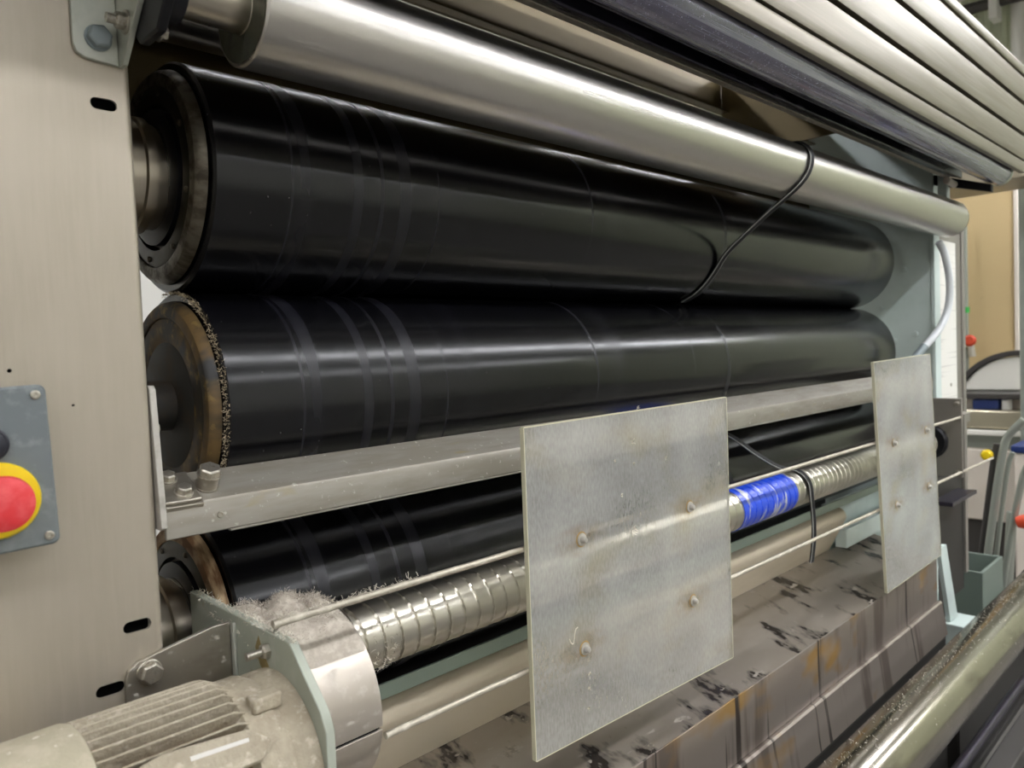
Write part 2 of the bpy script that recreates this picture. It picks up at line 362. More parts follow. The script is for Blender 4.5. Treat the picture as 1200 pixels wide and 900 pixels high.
# rows of ceiling lamps: they light the hall and give the long highlights on the rollers
def lamp(x, y, z, L, wd=.2, lab=None):
    t = thing('ceiling_lamp', (x, y, z), lab or 'long fluorescent ceiling lamp hanging in a row over the hall', 'lamp', None if lab else 'ceiling lamps over the hall')
    part('lamp_housing', MB().prism([(y-wd/2-.03, z-.02), (y-wd/2, z+.05), (y+wd/2, z+.05), (y+wd/2+.03, z-.02), (y+wd/2+.02, z-.02), (y+wd/2-.01, z+.04), (y-wd/2+.01, z+.04), (y-wd/2-.02, z-.02)], 'x', x-L/2, x+L/2), 'lampw', t)
    part('lamp_tube', MB().box(x-L/2+.03, x+L/2-.03, y-wd/2+.01, y+wd/2-.01, z, z+.03), 'tube', t)
    for sx in (-1, 1): part('suspension_rod', MB().rod((x+sx*L*.35, y, z+.05), (x+sx*L*.35, y, CZ), .006, 8), 'lampw', t)
for y, z in ((-4.4, 2.45), (-1.6, 2.45)):
    for i in range(4): lamp(-2.2+2.9*i, y, z, 2.7)
for x in (-1.5, 1.8, 5.0): lamp(x, 2.6, 2.45, 2.4)
for x in (3.3, 5.2): lamp(x, -.2, 2.2, 1.5)
lamp(3.9, .15, 1.5, .6, lab='short added lamp, out of view, brightening the white drum')  # added lamp, kept out of view, to brighten the drum

# ------------------------------------------------------------------ left side frame
FY = .75; FX = .265
t = thing('machine_housing', (-.1, FY, FL), 'brushed steel machine housing with dark slots, carrying the emergency stop box', 'machine housing')
def fP(u, v, t): return (u, t, v)
holes = [slot(.2405, .2355, .012, .0053), slot(.2415, -.2415, .014, .0055), slot(.2155, -.293, .014, .0055), slot(.154, -.0005, .0001, .0018, k=6), slot(.2, -.033, .0001, .0012, k=6)]
part('front_sheet', plate_holes([(-.45, FL+.02), (FX-.007, FL+.02), (FX-.007, 1.1), (-.45, 1.1)], holes, fP, FY, FY+.003), 'cover', t, ang=50)
bend = [(FX-.007+.007*math.sin(PI/2*i/8), FY+.007-.007*math.cos(PI/2*i/8)) for i in range(9)]
inner = [(FX-.007+.004*math.sin(PI/2*i/8), FY+.007-.004*math.cos(PI/2*i/8)) for i in range(9)]
part('side_sheet', MB().prism(bend+[(FX, 1.16), (FX-.003, 1.16)]+inner[::-1], 'z', FL+.02, 1.1), 'cover', t, ang=50)
part('inner_liner', MB().box(-.44, FX-.004, FY+.03, FY+.034, FL+.05, 1.05), 'dark', t)
part('foot_plate', MB().box(-.45, FX, FY, 1.16, FL, FL+.02), 'darkgrey', t)

# emergency stop box
bx0, bx1, bz0, bz1 = .094, .173, -.1435, -.0145
t = thing('emergency_stop_box', ((bx0+bx1)/2, FY, bz0), 'blue-grey control box with red emergency stop button on yellow ring', 'control box')
t.rotation_euler = (0, -.03, 0)
part('enclosure', MB().prism(rrect(bx0, bx1, bz0, bz1, .006), 'y', FY-.030, FY-.0005), 'box', t, bevel=.0012)
part('lid', MB().prism(rrect(bx0-.001, bx1+.001, bz0-.001, bz1+.001, .006), 'y', FY-.040, FY-.031), 'box', t, bevel=.002)
for sx, sz in ((bx1-.007, bz1-.007), (bx1-.007, bz0+.007), (bx0+.007, bz1-.007), (bx0+.007, bz0+.007)):
    sc = part('lid_screw', MB().lathe([(0, 0), (0, .0036), (.0012, .0036), (.0016, .003), (.0016, .0014), (.0004, .0012), (.0004, 0)], (sx, FY-.0402, sz), (0, -1, 0), 16), 'zinc', t)
ex, ez = .1325, -.1015
ring = [(0, 0), (0, .030), (.004, .030), (.0062, .0285), (.0075, .021), (.0075, 0)]
part('yellow_ring', MB().lathe(ring, (ex, FY-.040, ez), (0, -1, 0), 48), 'yellow', t, label='yellow collar behind the red button')
part('stop_button', MB().lathe([(0, .0), (0, .012), (.008, .013), (.011, .0195), (.016, .0215), (.021, .0205), (.0235, .016), (.0245, .008), (.0248, 0)], (ex, FY-.0475, ez), (0, -1, 0), 48), 'red', t, label='red mushroom stop button')
kx, kz = .1310, -.057
part('black_push_button', MB().lathe([(0, 0), (0, .0135), (.004, .0135), (.005, .012), (.005, .0105), (.010, .0098), (.011, .008), (.0112, 0)], (kx, FY-.040, kz), (0, -1, 0), 32), 'knob', t)

# ------------------------------------------------------------------ galvanised angle bracket, bearing and upper guide roller
GY, GZ, GR = .690, .329, .0525          # silver guide roller axis and radius
t = thing('angle_bracket', (.25, FY, .271), 'galvanised angle bracket bolted to the top of the side frame', 'bracket')
br = [(.217, .46), (.217, .283), (.2195, .276), (.226, .2725), (.254, .2705), (.254, .46)]
part('flat_leg', MB().prism(br, 'y', FY-.005, FY-.0003), 'galv', t, bevel=.0008)
part('upright_leg', MB().prism([(FY-.0003, .2705), (FY-.012, .2705), (FY-.058, .312), (FY-.058, .46), (FY-.0003, .46)], 'x', .2545, .2595), 'galv', t, bevel=.0008)
bolt(t, (.2375, FY-.005, .2915), (0, -1, 0), .0105, .008, .0115, mat='bluebolt')
bolt(t, (.2545, .723, .303), (-1, 0, 0), .0075, .008, .0105)
part('bolt_shank', MB().rod((.2545, .723, .303), (.238, .723, .303), .0042, 12), 'zinc', t)
t = thing('bearing_housing', (.27, GY, GZ-.06), 'black flange bearing housing beside the galvanised bracket', 'bearing')
part('flange', MB().prism([(GY+math.cos(a)*rr, GZ+math.sin(a)*rr) for a, rr in [(PI/4*i+PI/8, .052) for i in range(8)]], 'x', .260, .269), 'blackmetal', t, bevel=.002)
part('bearing_hub', MB().lathe([(.0, .0), (0, .036), (.016, .034), (.018, .030), (.018, 0)], (.2692, GY, GZ), (1, 0, 0), 40), 'blackmetal', t, bevel=.001)
for dy, dz in ((.0, -.041), (-.041, 0), (.041, 0)): bolt(t, (.2692, GY+dy, GZ+dz), (1, 0, 0), .0062, .006)
t = thing('guide_roller', (1.4, GY, GZ-GR), 'bright dusty steel guide roller with stub shaft above the black rollers', 'roller')
part('roller_body', MB().lathe([(0, .024), (0, GR-.002), (.002, GR), (2.143, GR), (2.145, GR-.002), (2.145, .02)], (.347, GY, GZ), (1, 0, 0), 96), 'chrome', t)
part('end_disc', MB().lathe([(.003, .0235), (.003, GR-.005), (.0005, GR-.004), (.0005, .0235)], (.346, GY, GZ), (1, 0, 0), 64), 'chromeend', t)
part('shaft', MB().lathe([(0, 0), (0, .0225), (.0585, .0225), (.060, .024), (.064, .024), (.064, 0)], (.2875, GY, GZ), (1, 0, 0), 40), 'journal', t)
part('shaft', MB().rod((2.493, GY, GZ), (2.60, GY, GZ), .0225, 32), 'journal', t)
part('end_cap', MB().lathe([(0, 0), (0, .049), (.006, .051), (.012, .046), (.014, 0)], (2.4935, GY, GZ), (1, 0, 0), 48), 'blackmetal', t)

t = thing('guide_roller', (1.4, 1.05, .43), 'smaller rear steel roller glimpsed behind the bearing housing', 'roller')
part('roller_body', MB().lathe([(0, .01), (0, .038), (.002, .04), (2.198, .04), (2.2, .038), (2.2, .01)], (.30, 1.05, .47), (1, 0, 0), 64), 'chrome', t)
part('axle', MB().rod((.268, 1.05, .47), (2.538, 1.05, .47), .014, 24), 'journal', t)
# ------------------------------------------------------------------ three black rubber rollers
RR = .134; RYc = .94; RX_L, RX_R = .365, 2.39
RZ = (.2185, -.0495, -.3175)
def rubber(i, label, disc, rimm):
    z = RZ[i]; t = thing('rubber_roller', (1.4, RYc, z-RR), label, 'roller')
    part('rubber_cover', MB().lathe([(0, RR-.030), (0, RR-.003), (.003, RR), (RX_R-RX_L-.004, RR), (RX_R-RX_L, RR-.004), (RX_R-RX_L, .05)], (RX_L, RYc, z), (1, 0, 0), 160), 'black', t)
    part('rim', MB().lathe([(0, RR-.028), (-.002, RR-.010), (-.010, RR-.012), (-.014, RR-.016), (-.0155, RR-.026), (-.014, RR-.030), (0, RR-.03)][::-1], (RX_L-.0002, RYc, z), (1, 0, 0), 128), rimm, t)
    dd = [(0, 0), (0, RR-.028), (-.011, RR-.028), (-.013, RR-.034)] + ([(-.013, .084), (-.004, .082), (-.004, 0)] if i != 1 else [(-.012, .075), (-.010, .072), (-.010, 0)])
    part('end_disc', MB().lathe(dd, (RX_L-.0005, RYc, z), (1, 0, 0), 96), disc, t)
    if i == 1:
        part('hub', MB().lathe([(-.0106, 0), (-.0106, .076), (-.012, .076), (-.013, .074), (-.013, .03), (-.0985, .03), (-.0985, 0)], (RX_L, RYc, z), (1, 0, 0), 64), 'darkhub', t)
    else:
        part('journal', MB().lathe([(-.005, 0), (-.005, .060), (-.030, .060), (-.032, .066), (-.042, .066), (-.044, .063), (-.0985, .063), (-.0985, 0)], (RX_L, RYc, z), (1, 0, 0), 64), 'journal', t)
        part('bearing_collar', MB().lathe([(-.005, .0605), (-.005, .078), (-.016, .078), (-.018, .070), (-.018, .0605)], (RX_L, RYc, z), (1, 0, 0), 64), 'blackmetal', t)
    part('journal', MB().lathe([(0, .0), (0, .056), (.155, .056), (.155, 0)], (RX_R-.01, RYc, z), (1, 0, 0), 48), 'journal', t)
    if i != 1:
        for k in range(8):
            a = 2*PI*k/8+.3
            part('disc_screw', MB().lathe([(0, 0), (0, .0035), (-.002, .0035), (-.003, .002), (-.003, 0)], (RX_L-.0133, RYc+.096*math.cos(a), z+.096*math.sin(a)), (1, 0, 0), 12), 'rim', t)
    return t
rubber(0, 'uppermost black rubber roller just under the bright steel guide roller', 'disc', 'rim')
rm = rubber(1, 'black rubber roller with brown stained end disc and frayed rim, above the steel cross beam', 'rustdisc', 'rustdisc')
rubber(2, 'lowest black rubber roller behind the spiral spreader roller', 'disc', 'rustrim')
def fibre(mb, p, d, L, w=.0005, curl=.6, n=3):
    p = Vector(p); d = Vector(d).normalized(); pts = [p]
    for i in range(n):
        d = (d+Vector((random.uniform(-1, 1), random.uniform(-1, 1), random.uniform(-1, 1)))*curl).normalized(); p = p+d*(L/n); pts.append(p)
    s = d.cross(Vector((random.uniform(-1, 1), random.uniform(-1, 1), random.uniform(-1, 1)))).normalized()*w
    vs = []
    for q in pts: vs += [q-s, q+s]
    mb.add(vs, [(2*i, 2*i+1, 2*i+3, 2*i+2) for i in range(n)])
mb = MB()
for k in range(900):
    a = random.uniform(PI*.45, PI*1.55); r = RR-.0015+random.uniform(-.001, .0015)
    fibre(mb, (RX_L+random.uniform(-.004, .003), RYc+r*math.cos(a), RZ[1]+r*math.sin(a)), (-.8, math.cos(a)*.7, math.sin(a)*.7), random.uniform(.002, .0055), .0003, .8)
part('frayed_edge', mb, 'fray', rm, kind='stuff', label='pale frayed fibres along the roller rim')

# ------------------------------------------------------------------ elastic cords
def cord(name, pts, label, base, off):
    t = thing(name, base, label, 'cord')
    P = [Vector(p) for p in pts]
    part('strand', MB().tube(P, .0034, 8, 2), 'cord', t)
    part('strand', MB().tube([p+Vector(off) for p in P], .0034, 8, 2), 'cord', t)
    h = Vector(off)
    part('edge_thread', MB().tube([p-h*.42+Vector((0, -.0014, -.0006)) for p in P], .0011, 6, 2), 'cordedge', t)
    part('edge_thread', MB().tube([p+h*1.42+Vector((0, -.0014, -.0006)) for p in P], .0011, 6, 2), 'cordedge', t)
    return t
pts = []
for i in range(9):
    a = math.radians(75+(244-75)*i/8)      # over the front of the guide roller
    pts.append((1.492-.066*min(1, i/7), GY+math.cos(a)*(GR+.004), GZ+math.sin(a)*(GR+.004)))
pts += [(1.418, .715, .243), (1.413, .760, .208)]
for y, z, x in ((.800, .178, 1.411), (.835, .141, 1.410), (.868, .110, 1.408), (.900, .093, 1.404)):
    d = Vector((y-RYc, z-RZ[0]))
    if d.length < RR+.004: d = d.normalized()*(RR+.004)
    pts.append((x, RYc+d.x, max(RZ[0]+d.y, .0862)))
cord('elastic_cord', pts, 'doubled black elastic cord looped over the bright guide roller', (1.478, GY-GR, GZ), (.0072, 0, 0))

# ------------------------------------------------------------------ cross beam
t = thing('cross_beam', (1.4, .77, -.169), 'folded steel cross beam with dusty sloping top below the middle black roller', 'beam')
prof = [(.7545, -.1685), (.7500, -.1685), (.7500, -.1385), (.7515, -.1355), (.7915, -.1115), (.796, -.1135), (.796, -.1185), (.7545, -.1430)]
part('beam_body', MB().prism(prof, 'x', .272, 2.533), 'beam', t, bevel=.0012)
part('lower_lip', MB().box(.335, 2.53, .7485, .7549, -.1705, -.1686), 'beam', t, bevel=.0004)
tn = Vector((0, -.515, .857))           # normal of the sloping top
td = Vector((0, .857, .515))
def top(x, s, h=0.): return Vector((x, .7512, -.1358))+td*s+tn*h
part('end_plate', MB().prism([(.743, -.155), (.7465, -.157), (.85, -.157), (.85, -.02), (.757, -.02), (.753, -.024)], 'x', .2658, .2718), 'palesteel', t, bevel=.0008)
bolt(t, (.2718, .772, -.062), (1, 0, 0), .0055, .006)
def slab(x0, x1, s0, s1, h0, h1):
    vs = [top(x, s, h) for h in (h0, h1) for s in (s0, s1) for x in (x0, x1)]
    return MB().add(vs, [(0, 2, 3, 1), (4, 5, 7, 6), (0, 1, 5, 4), (2, 6, 7, 3), (0, 4, 6, 2), (1, 3, 7, 5)])
part('clamp_plate', slab(.2725, .3085, -.001, .044, .0006, .0045), 'steel', t, bevel=.0015)
part('clamp_shim', slab(.2735, .3095, -.004, .006, .0006-.006, .0005), 'steel', t, bevel=.0006)
bolt(t, top(.2872, .035, .0045), tn, .0072, .006, .0088)
bolt(t, top(.2945, .012, .0045), tn, .0074, .006, .0090)
so = part('spacer_stud', MB().lathe([(0, 0), (0, .0120), (.001, .0120), (.001, .0105), (.014, .0105), (.014, 0)], top(.3215, .021, .0004), tn, 32), 'steel', t)
part('stud_head', MB().hexhead(top(.3215, .021, .0160), tn, .0108, .008), 'zinc', so, bevel=.0005)
part('stud_washer', MB().lathe([(0, 0), (0, .0118), (.0012, .0118), (.0012, 0)], top(.3215, .021, .0146), tn, 24), 'zinc', so)
part('rivet', MB().lathe([(0, 0), (0, .0034), (.001, .003), (.0014, 0)], (.3255, .7499, -.1525), (0, -1, 0), 14), 'zinc', t)

# ------------------------------------------------------------------ spiral spreader roller
SY, SZ, SR = .74, -.318, .0385
PX0 = .3395; SX0, SX1 = .449, 2.40; PITCH = .0235
def helix(x0, x1, sgn, seg=64, per=20, R=SR, lip=.0005, groove=.0016):
    n = int((x1-x0)/PITCH*per); mb = MB(); vs = []; fs = []
    for i in range(n+1):
        x = x0+(x1-x0)*i/n
        for k in range(seg):
            a = 2*PI*k/seg; ph = (x/PITCH+sgn*k/seg) % 1.
            d = min(ph, 1-ph)
            r = R+(-groove if d < .045 else lip if d < .10 else 0)
            vs.append((x, SY+math.cos(a)*r, SZ+math.sin(a)*r))
    for i in range(n):
        for k in range(seg):
            k2 = (k+1) % seg; fs.append((i*seg+k, i*seg+k2, (i+1)*seg+k2, (i+1)*seg+k))
    fs += [tuple(range(seg)), tuple(range(n*seg, (n+1)*seg))[::-1]]
    return mb.add(vs, fs)
t = thing('spiral_roller', (1.4, SY, SZ-SR), 'shiny spiral grooved spreader roller partly wrapped with blue tape', 'roller')
part('spiral_body', helix(SX0, 1.36, -1), 'spiral', t, ang=20)
part('spiral_body', helix(1.3602, SX1, 1), 'spiral', t, ang=20)
tp = helix(1.285, 1.505, -1, R=SR+.0012, lip=.0006, groove=.0012)
part('blue_tape', tp, 'tape', t, ang=40, label='creased blue tape')
part('axle', MB().rod((SX1-.002, SY, SZ), (2.44, SY, SZ), .016, 24), 'journal', t)
part('axle', MB().rod((PX0, SY, SZ), (SX0+.002, SY, SZ), .016, 24), 'journal', t)
# second cord, over the spiral roller
pts = [(1.37, .80, -.178), (1.41, .79, -.196), (1.47, .772, -.238), (1.535, .752, -.2745)]
for i in range(1, 7):
    a = math.radians(80+i*18); pts.append((1.553, SY+math.cos(a)*(SR+.0045), SZ+math.sin(a)*(SR+.0045)))
pts += [(1.558, .6965, -.36), (1.563, .697, -.40), (1.558, .697, -.435), (1.548, .698, -.468)]
cord('elastic_cord', pts, 'black cord looped over the spiral roller with its tail hanging free', (1.53, SY-SR, -.47), (.0072, 0, 0))

# ------------------------------------------------------------------ guard rods and clouded acrylic plates
RDY = .66; ZU, ZL = -.245, -.3955
t = tag(part('guard_rod', MB().rod((.330, RDY, ZU), (2.55, RDY, ZU), .0038, 14), 'rod', base=(.33, RDY, ZU)), 'thin upper steel rod running just in front of the spiral roller', 'rod')
t = tag(part('guard_rod', MB().rod((.447, RDY-.001, ZL), (2.80, RDY-.001, ZL-.01), .0038, 14), 'rod', base=(.447, RDY, ZL)), 'thin lower steel rod in front of the tan tank wall', 'rod')
def acryl(corners, bolts, label):
    PY = RDY-.0125; th = .006
    P = [onY(*c, PY) for c in corners]; P2 = [(p.x, p.z) for p in P]
    z0 = min(p[1] for p in P2); x0 = sum(p[0] for p in P2)/4
    t = thing('acrylic_plate', (x0, PY, z0), label, 'plastic plate')
    part('sheet', MB().prism(P2, 'y', PY, PY+th), acrylic([(onY(bx, by, PY).x-x0, onY(bx, by, PY).z-z0) for bx, by in bolts]), t)
    for a, b in zip(P2, P2[1:]+P2[:1]):      # sawn, pale edges
        a = Vector(a); b = Vector(b); d = (b-a).normalized(); n = Vector((-d.y, d.x)); c = sum((Vector(p) for p in P2), Vector((0, 0)))/4
        if n.dot((a+b)/2-c) < 0: n = -n
        part('sawn_edge', MB().prism([tuple(a), tuple(b), tuple(b+n*.0012), tuple(a+n*.0012)], 'y', PY-.0002, PY+th+.0002), 'acryledge', t)
    for i, (bx, by) in enumerate(bolts):
        p = onY(bx, by, PY); zz = ZU if i < 2 else ZL-.001*p.x*4
        o = Vector((p.x, PY-.0003, p.z))
        b = part('dome_nut', MB().lathe([(0, 0), (0, .0084), (.0018, .0084), (.0022, .0050), (.006, .0044), (.0085, .003), (.0092, 0)], o, (0, -1, 0), 24), 'palesteel', t)
        part('rust_ring', MB().lathe([(0, .0080), (0, .0105), (.0002, .0105), (.0004, .0080)], o, (0, -1, 0), 20), 'rustring', b)
        part('bolt_shank', MB().rod(o+Vector((0, .0005+th, 0)), o+Vector((0, .022, 0)), .003, 10), 'zinc', b)
    return t
a1 = acryl([(614, 502), (851, 466), (859, 770), (629, 892)], [(681, 632), (808, 594), (685, 760), (812, 704)], 'wider clouded acrylic plate hung in front of the spiral roller')
acryl([(1024, 425), (1090, 415), (1103, 650), (1040, 695)], [(1047, 519), (1085, 504), (1051, 592), (1088, 570)], 'narrow clouded acrylic plate hung beside the far machine frame')
PY = RDY-.0127
tick = [onY(x, y, PY) for x, y in ((667, 749), (669, 754), (672, 755), (673, 747), (674, 738), (677, 735))]
part('scratch_mark', MB().tube(tick, .0009, 6, 1), 'fluff', a1, label='white hooked scratch')
for (x, y, s) in ((742, 622, .004), (741, 518, .0025), (747, 478, .002), (690, 790, .002), (690, 806, .002), (728, 580, .002), (780, 537, .0018), (742, 543, .0015), (720, 540, .0012), (690, 830, .0015)):
    p = onY(x, y, PY); m = MB()
    for k in range(14): fibre(m, p+Vector((random.uniform(-s, s), -.0004, random.uniform(-s, s))), (random.uniform(-1, 1), -.2, random.uniform(-1, 1)), s*1.6, .0005, .5)
    part('dust_fleck', m, 'fluff', a1, kind='stuff')

# ------------------------------------------------------------------ motor, mounting plate, drive cover, lint
PX = .330
t = thing('mounting_plate', (PX, .70, -.52), 'pale chamfered mounting plate holding the gear motor', 'plate')
part('plate_body', MB().prism([(.851, -.2515), (.632, -.2555), (.583, -.304), (.575, -.32), (.575, -.52), (.851, -.52)], 'x', PX, PX+.009), 'platenew', t, bevel=.001)
part('strap', MB().prism([(.2265, -.290), (.2295, -.280), (.238, -.2735), (.308, -.2605), (.3265, -.2605), (.3265, -.32), (.2305, -.32), (.2265, -.312)], 'y', FY-.0055, FY-.0005), 'steel', t, bevel=.0008)
part('strap_bend', MB().prism([(.3267, FY-.0055), (.3298, FY-.009), (.3298, FY-.0115), (.3267, FY-.0115)], 'z', -.32, -.2605), 'galv', t, bevel=.0006)
bolt(t, (.2475, FY-.0055, -.2855), (0, -1, 0), .0105, .009, .0115)
b = part('adjusting_screw', MB().rod((PX-.022, .672, -.272), (PX, .672, -.272), .0038, 14), 'zinc', t)
part('lock_nut', MB().hexhead((PX-.0003, .672, -.272), (-1, 0, 0), .0072, .007), 'zinc', b, bevel=.0004)
part('rust_weep', MB().prism([(.690, -.262), (.684, -.275), (.672, -.288), (.668, -.300), (.676, -.302), (.690, -.290), (.698, -.275)], 'x', PX-.0004, PX-.0001), 'weep', t)
MY, MZ, MR = .657, -.366, .080
t = thing('gear_motor', (.17, MY, MZ-.09), 'dust-caked electric motor with cooling fins beside the side frame', 'motor')
def prof_lathe(pr, mat, name, seg=64, **k): return part(name, MB().lathe(pr, (0, MY, MZ), (1, 0, 0), seg), mat, t, **k)
prof_lathe([(-.06, 0), (-.06, .080), (-.045, .087), (.158, .089), (.163, .087), (.163, 0)], 'motorcap', 'fan_cover')
prof_lathe([(.1632, 0), (.1632, .0735), (.285, .0735), (.285, 0)], 'groove', 'stator_body')
prof_lathe([(.272, .074), (.276, .081), (.300, .081), (.307, .077), (.312, .079), (.3296, .079), (.3296, 0), (.272, 0)], 'motor', 'end_bell')
fin = None
for k in range(48):
    a = math.radians(k*7.5)
    m = MB(); r0, r1 = .072, .0875; hw = .0013
    cs, sn = math.cos(a), math.sin(a)
    def q(x, r, w): return (x, MY+cs*r-sn*w, MZ+sn*r+cs*w)
    xs = [(.1635, .24), (.268, .262)]
    vs = [q(.1634, r0, -hw), q(.1634, r0, hw), q(.1634, r1, hw*.75), q(.1634, r1, -hw*.75), q(.296, r0, -hw), q(.296, r0, hw), q(.268, r1, hw*.75), q(.268, r1, -hw*.75)]
    m.add(vs, [(0, 1, 2, 3), (4, 7, 6, 5), (0, 4, 5, 1), (1, 5, 6, 2), (2, 6, 7, 3), (3, 7, 4, 0)])
    part('cooling_fin', m, 'motor', t, bevel=.0008)
for aa in (118,): # lugs with screws at the bell
    a = math.radians(aa); c = Vector((.298, MY+math.cos(a)*.084, MZ+math.sin(a)*.084))
    lg = part('lug', MB().box(c.x-.014, c.x+.012, c.y-.008, c.y+.008, c.z-.007, c.z+.006), 'motor', t, bevel=.002)
# flat rating-plate shelf on the upper front of the motor
a = math.radians(146); nn = Vector((0, math.cos(a), math.sin(a))); dd = Vector((0, -math.sin(a), math.cos(a)))
def sh(x, s, h): v = Vector((x, MY, MZ))+nn*h+dd*s; return v
def shslab(pts, h0, h1):
    n = len(pts); vs = [sh(x, s, h0) for x, s in pts]+[sh(x, s, h1) for x, s in pts]
    return MB().add(vs, [tuple(range(n)), tuple(range(n, 2*n))[::-1]]+[(i, (i+1) % n, n+(i+1) % n, n+i) for i in range(n)])
part('rating_shelf', shslab([(.166, -.020), (.205, -.026), (.270, -.020), (.286, -.006), (.275, .006), (.166, .006)], .088, .091), 'motor', t, bevel=.0008)
part('rating_label', shslab([(.222, -.0165), (.268, -.0135), (.268, -.0105), (.222, -.0130)], .0912, .0915), 'label', t)
# half-round drive cover to the right of the plate
CYc, CZc, CR = .762, -.375, .100
cx0, cx1 = PX+.0095, .447
t = thing('drive_cover', (.39, CYc, CZc-CR), 'rounded steel drive cover with a seam, next to the spiral roller', 'cover')
def arc(a0, a1, n, r): return [(CYc+r*math.cos(math.radians(a0+(a1-a0)*i/n)), CZc+r*math.sin(math.radians(a0+(a1-a0)*i/n))) for i in range(n+1)]
part('upper_shell', MB().prism(arc(70, 186.5, 36, CR)+arc(186.5, 70, 36, CR-.003), 'x', cx0, cx1), 'covercap', t, bevel=.0006)
part('upper_end', MB().prism(arc(70, 186.5, 36, CR-.0032)+[(CYc+.034, CZc-.011)], 'x', cx1-.004, cx1-.001), 'covercap', t)
part('lower_shell', MB().prism(arc(188.5, 285, 36, CR)+arc(285, 188.5, 36, CR-.003), 'x', cx0, cx1), 'covercap', t, bevel=.0006)
part('lower_end', MB().prism(arc(188.5, 285, 36, CR-.0032)+[(CYc+.026, CZc-.015)], 'x', cx1-.004, cx1-.001), 'covercap', t)
part('seam_filler', MB().box(cx0, cx1-.002, CYc-CR+.005, CYc-CR+.02, CZc-.020, CZc-.006), 'dark', t)
def lintfall():
    m = MB()
    nx, na = 26, 34; vs = []; fs = []
    for i in range(nx+1):
        for j in range(na+1):
            x = PX+.001+(cx1-PX-.004)*i/nx; a = math.radians(70+(140-70)*j/na)
            edge = min(1, (140-math.degrees(a))/45, (math.degrees(a)-64)/8, (cx1-x)/.025+.05)
            h = .0008+max(0, edge)*(.004+.014*abs(math.sin(x*71+a*3.1)*math.sin(a*9-x*40))*max(0, 1-abs(math.degrees(a)-90)/50)+random.uniform(0, .0025))
            r = CR+h; vs.append((x, CYc+r*math.cos(a), CZc+r*math.sin(a)))
    for i in range(nx):
        for j in range(na): fs.append((i*(na+1)+j, (i+1)*(na+1)+j, (i+1)*(na+1)+j+1, i*(na+1)+j+1))
    m.add(vs, fs)
    for k in range(6500):
        v = Vector(random.choice(vs))
        if random.random() < (CYc+.01-v.y)/.07: continue
        v += Vector((random.uniform(-.002, .002), random.uniform(-.002, .002), random.uniform(-.0005, .0035)))
        fibre(m, v, (random.uniform(-1, 1), random.uniform(-1, .6), random.uniform(-.2, 1)), random.uniform(.002, .008), .00022, .8)
    return m
o = part('lint_pile', lintfall(), 'lint', None, ang=60, base=(.39, CYc, CZc+CR), kind='stuff'); tag(o, 'heap of grey lint lying on the drive cover', 'lint')
m = MB()
for k in range(1100):    # lint on the plate edge, rod and spiral roller
    u = random.random()
    if u < .35: p = Vector((PX+random.uniform(.0, .009), random.uniform(.62, .85), -.2535+random.uniform(-.001, .003)))
    elif u < .8:
        x = .335+.17*random.random()**1.6; p = Vector((x, RDY+random.uniform(-.003, .005), ZU+random.uniform(-.003, .006)))
    else:
        x = random.choice((.470, .494, .485, .455)); a = math.radians(random.gauss(215, 30)); p = Vector((x+random.uniform(-.003, .003), SY+math.cos(a)*(SR+.002), SZ+math.sin(a)*(SR+.002)))
    fibre(m, p, (random.uniform(-1, 1), random.uniform(-1, 1), random.uniform(-.6, 1)), random.uniform(.003, .007), .0003, .7)
o = part('lint_tufts', m, 'fluff', None, base=(.4, RDY, ZU), kind='stuff'); tag(o, 'pale lint tufts clinging to the upper rod and plate edge', 'lint')

# ------------------------------------------------------------------ tank and trays below
t = thing('liquor_tank', (1.3, .74, FL), 'stained steel tank with tray lip beneath the black rollers', 'tank')
TX0, TX1 = .36, 2.24
part('green_rail', MB().box(TX0, 2.533, .812, .8165, -.4400, -.4200), 'green', t, bevel=.001)
part('tank_wall', MB().sheet([(.838, -.4405)]+[(.818+.022*math.cos(math.radians(90+100*i/10)), -.4625+.022*math.sin(math.radians(90+100*i/10))) for i in range(11)]+[(.842, -.5565)], TX0, 1.98, .0025), 'tan', t, ang=60)
part('tray_floor', MB().sheet([(.842, -.5568), (.668, -.6090), (.664, -.6102)], TX0, TX1, .0025), 'stain', t)
part('tray_wall', MB().box(TX0, TX1, .6615, .6645, -.723, -.6092), 'traywall', t, bevel=.0008)
part('lower_wall', MB().sheet([(.6645, -.7245), (.656, -.7245), (.6525, -.728), (.640, -.812)], TX0, TX1+.01, .003), 'traywall', t)
part('tank_floor', MB().box(TX0, TX1, .642, .90, -.82, -.815), 'darkgrey', t)
part('end_wall', MB().prism([(.666, -.611), (.842, -.5585), (.842, -.813), (.645, -.813), (.6645, -.726)], 'x', TX1-.004, TX1-.001), 'traywall', t)
for x in (TX0+.1, TX1-.1): part('tank_leg', MB().box(x, x+.05, .74, .79, FL, -.82), 'darkgrey', t)
part('trough_back', MB().box(TX0, 2.53, 1.085, 1.09, -.82, -.33), 'shadesheet', t)
part('shade_apron', MB().box(TX0, TX1+.2, .70, .704, FL+.005, -.8205), 'shadesheet', t)  # added dark sheet standing in for the shade below the tank

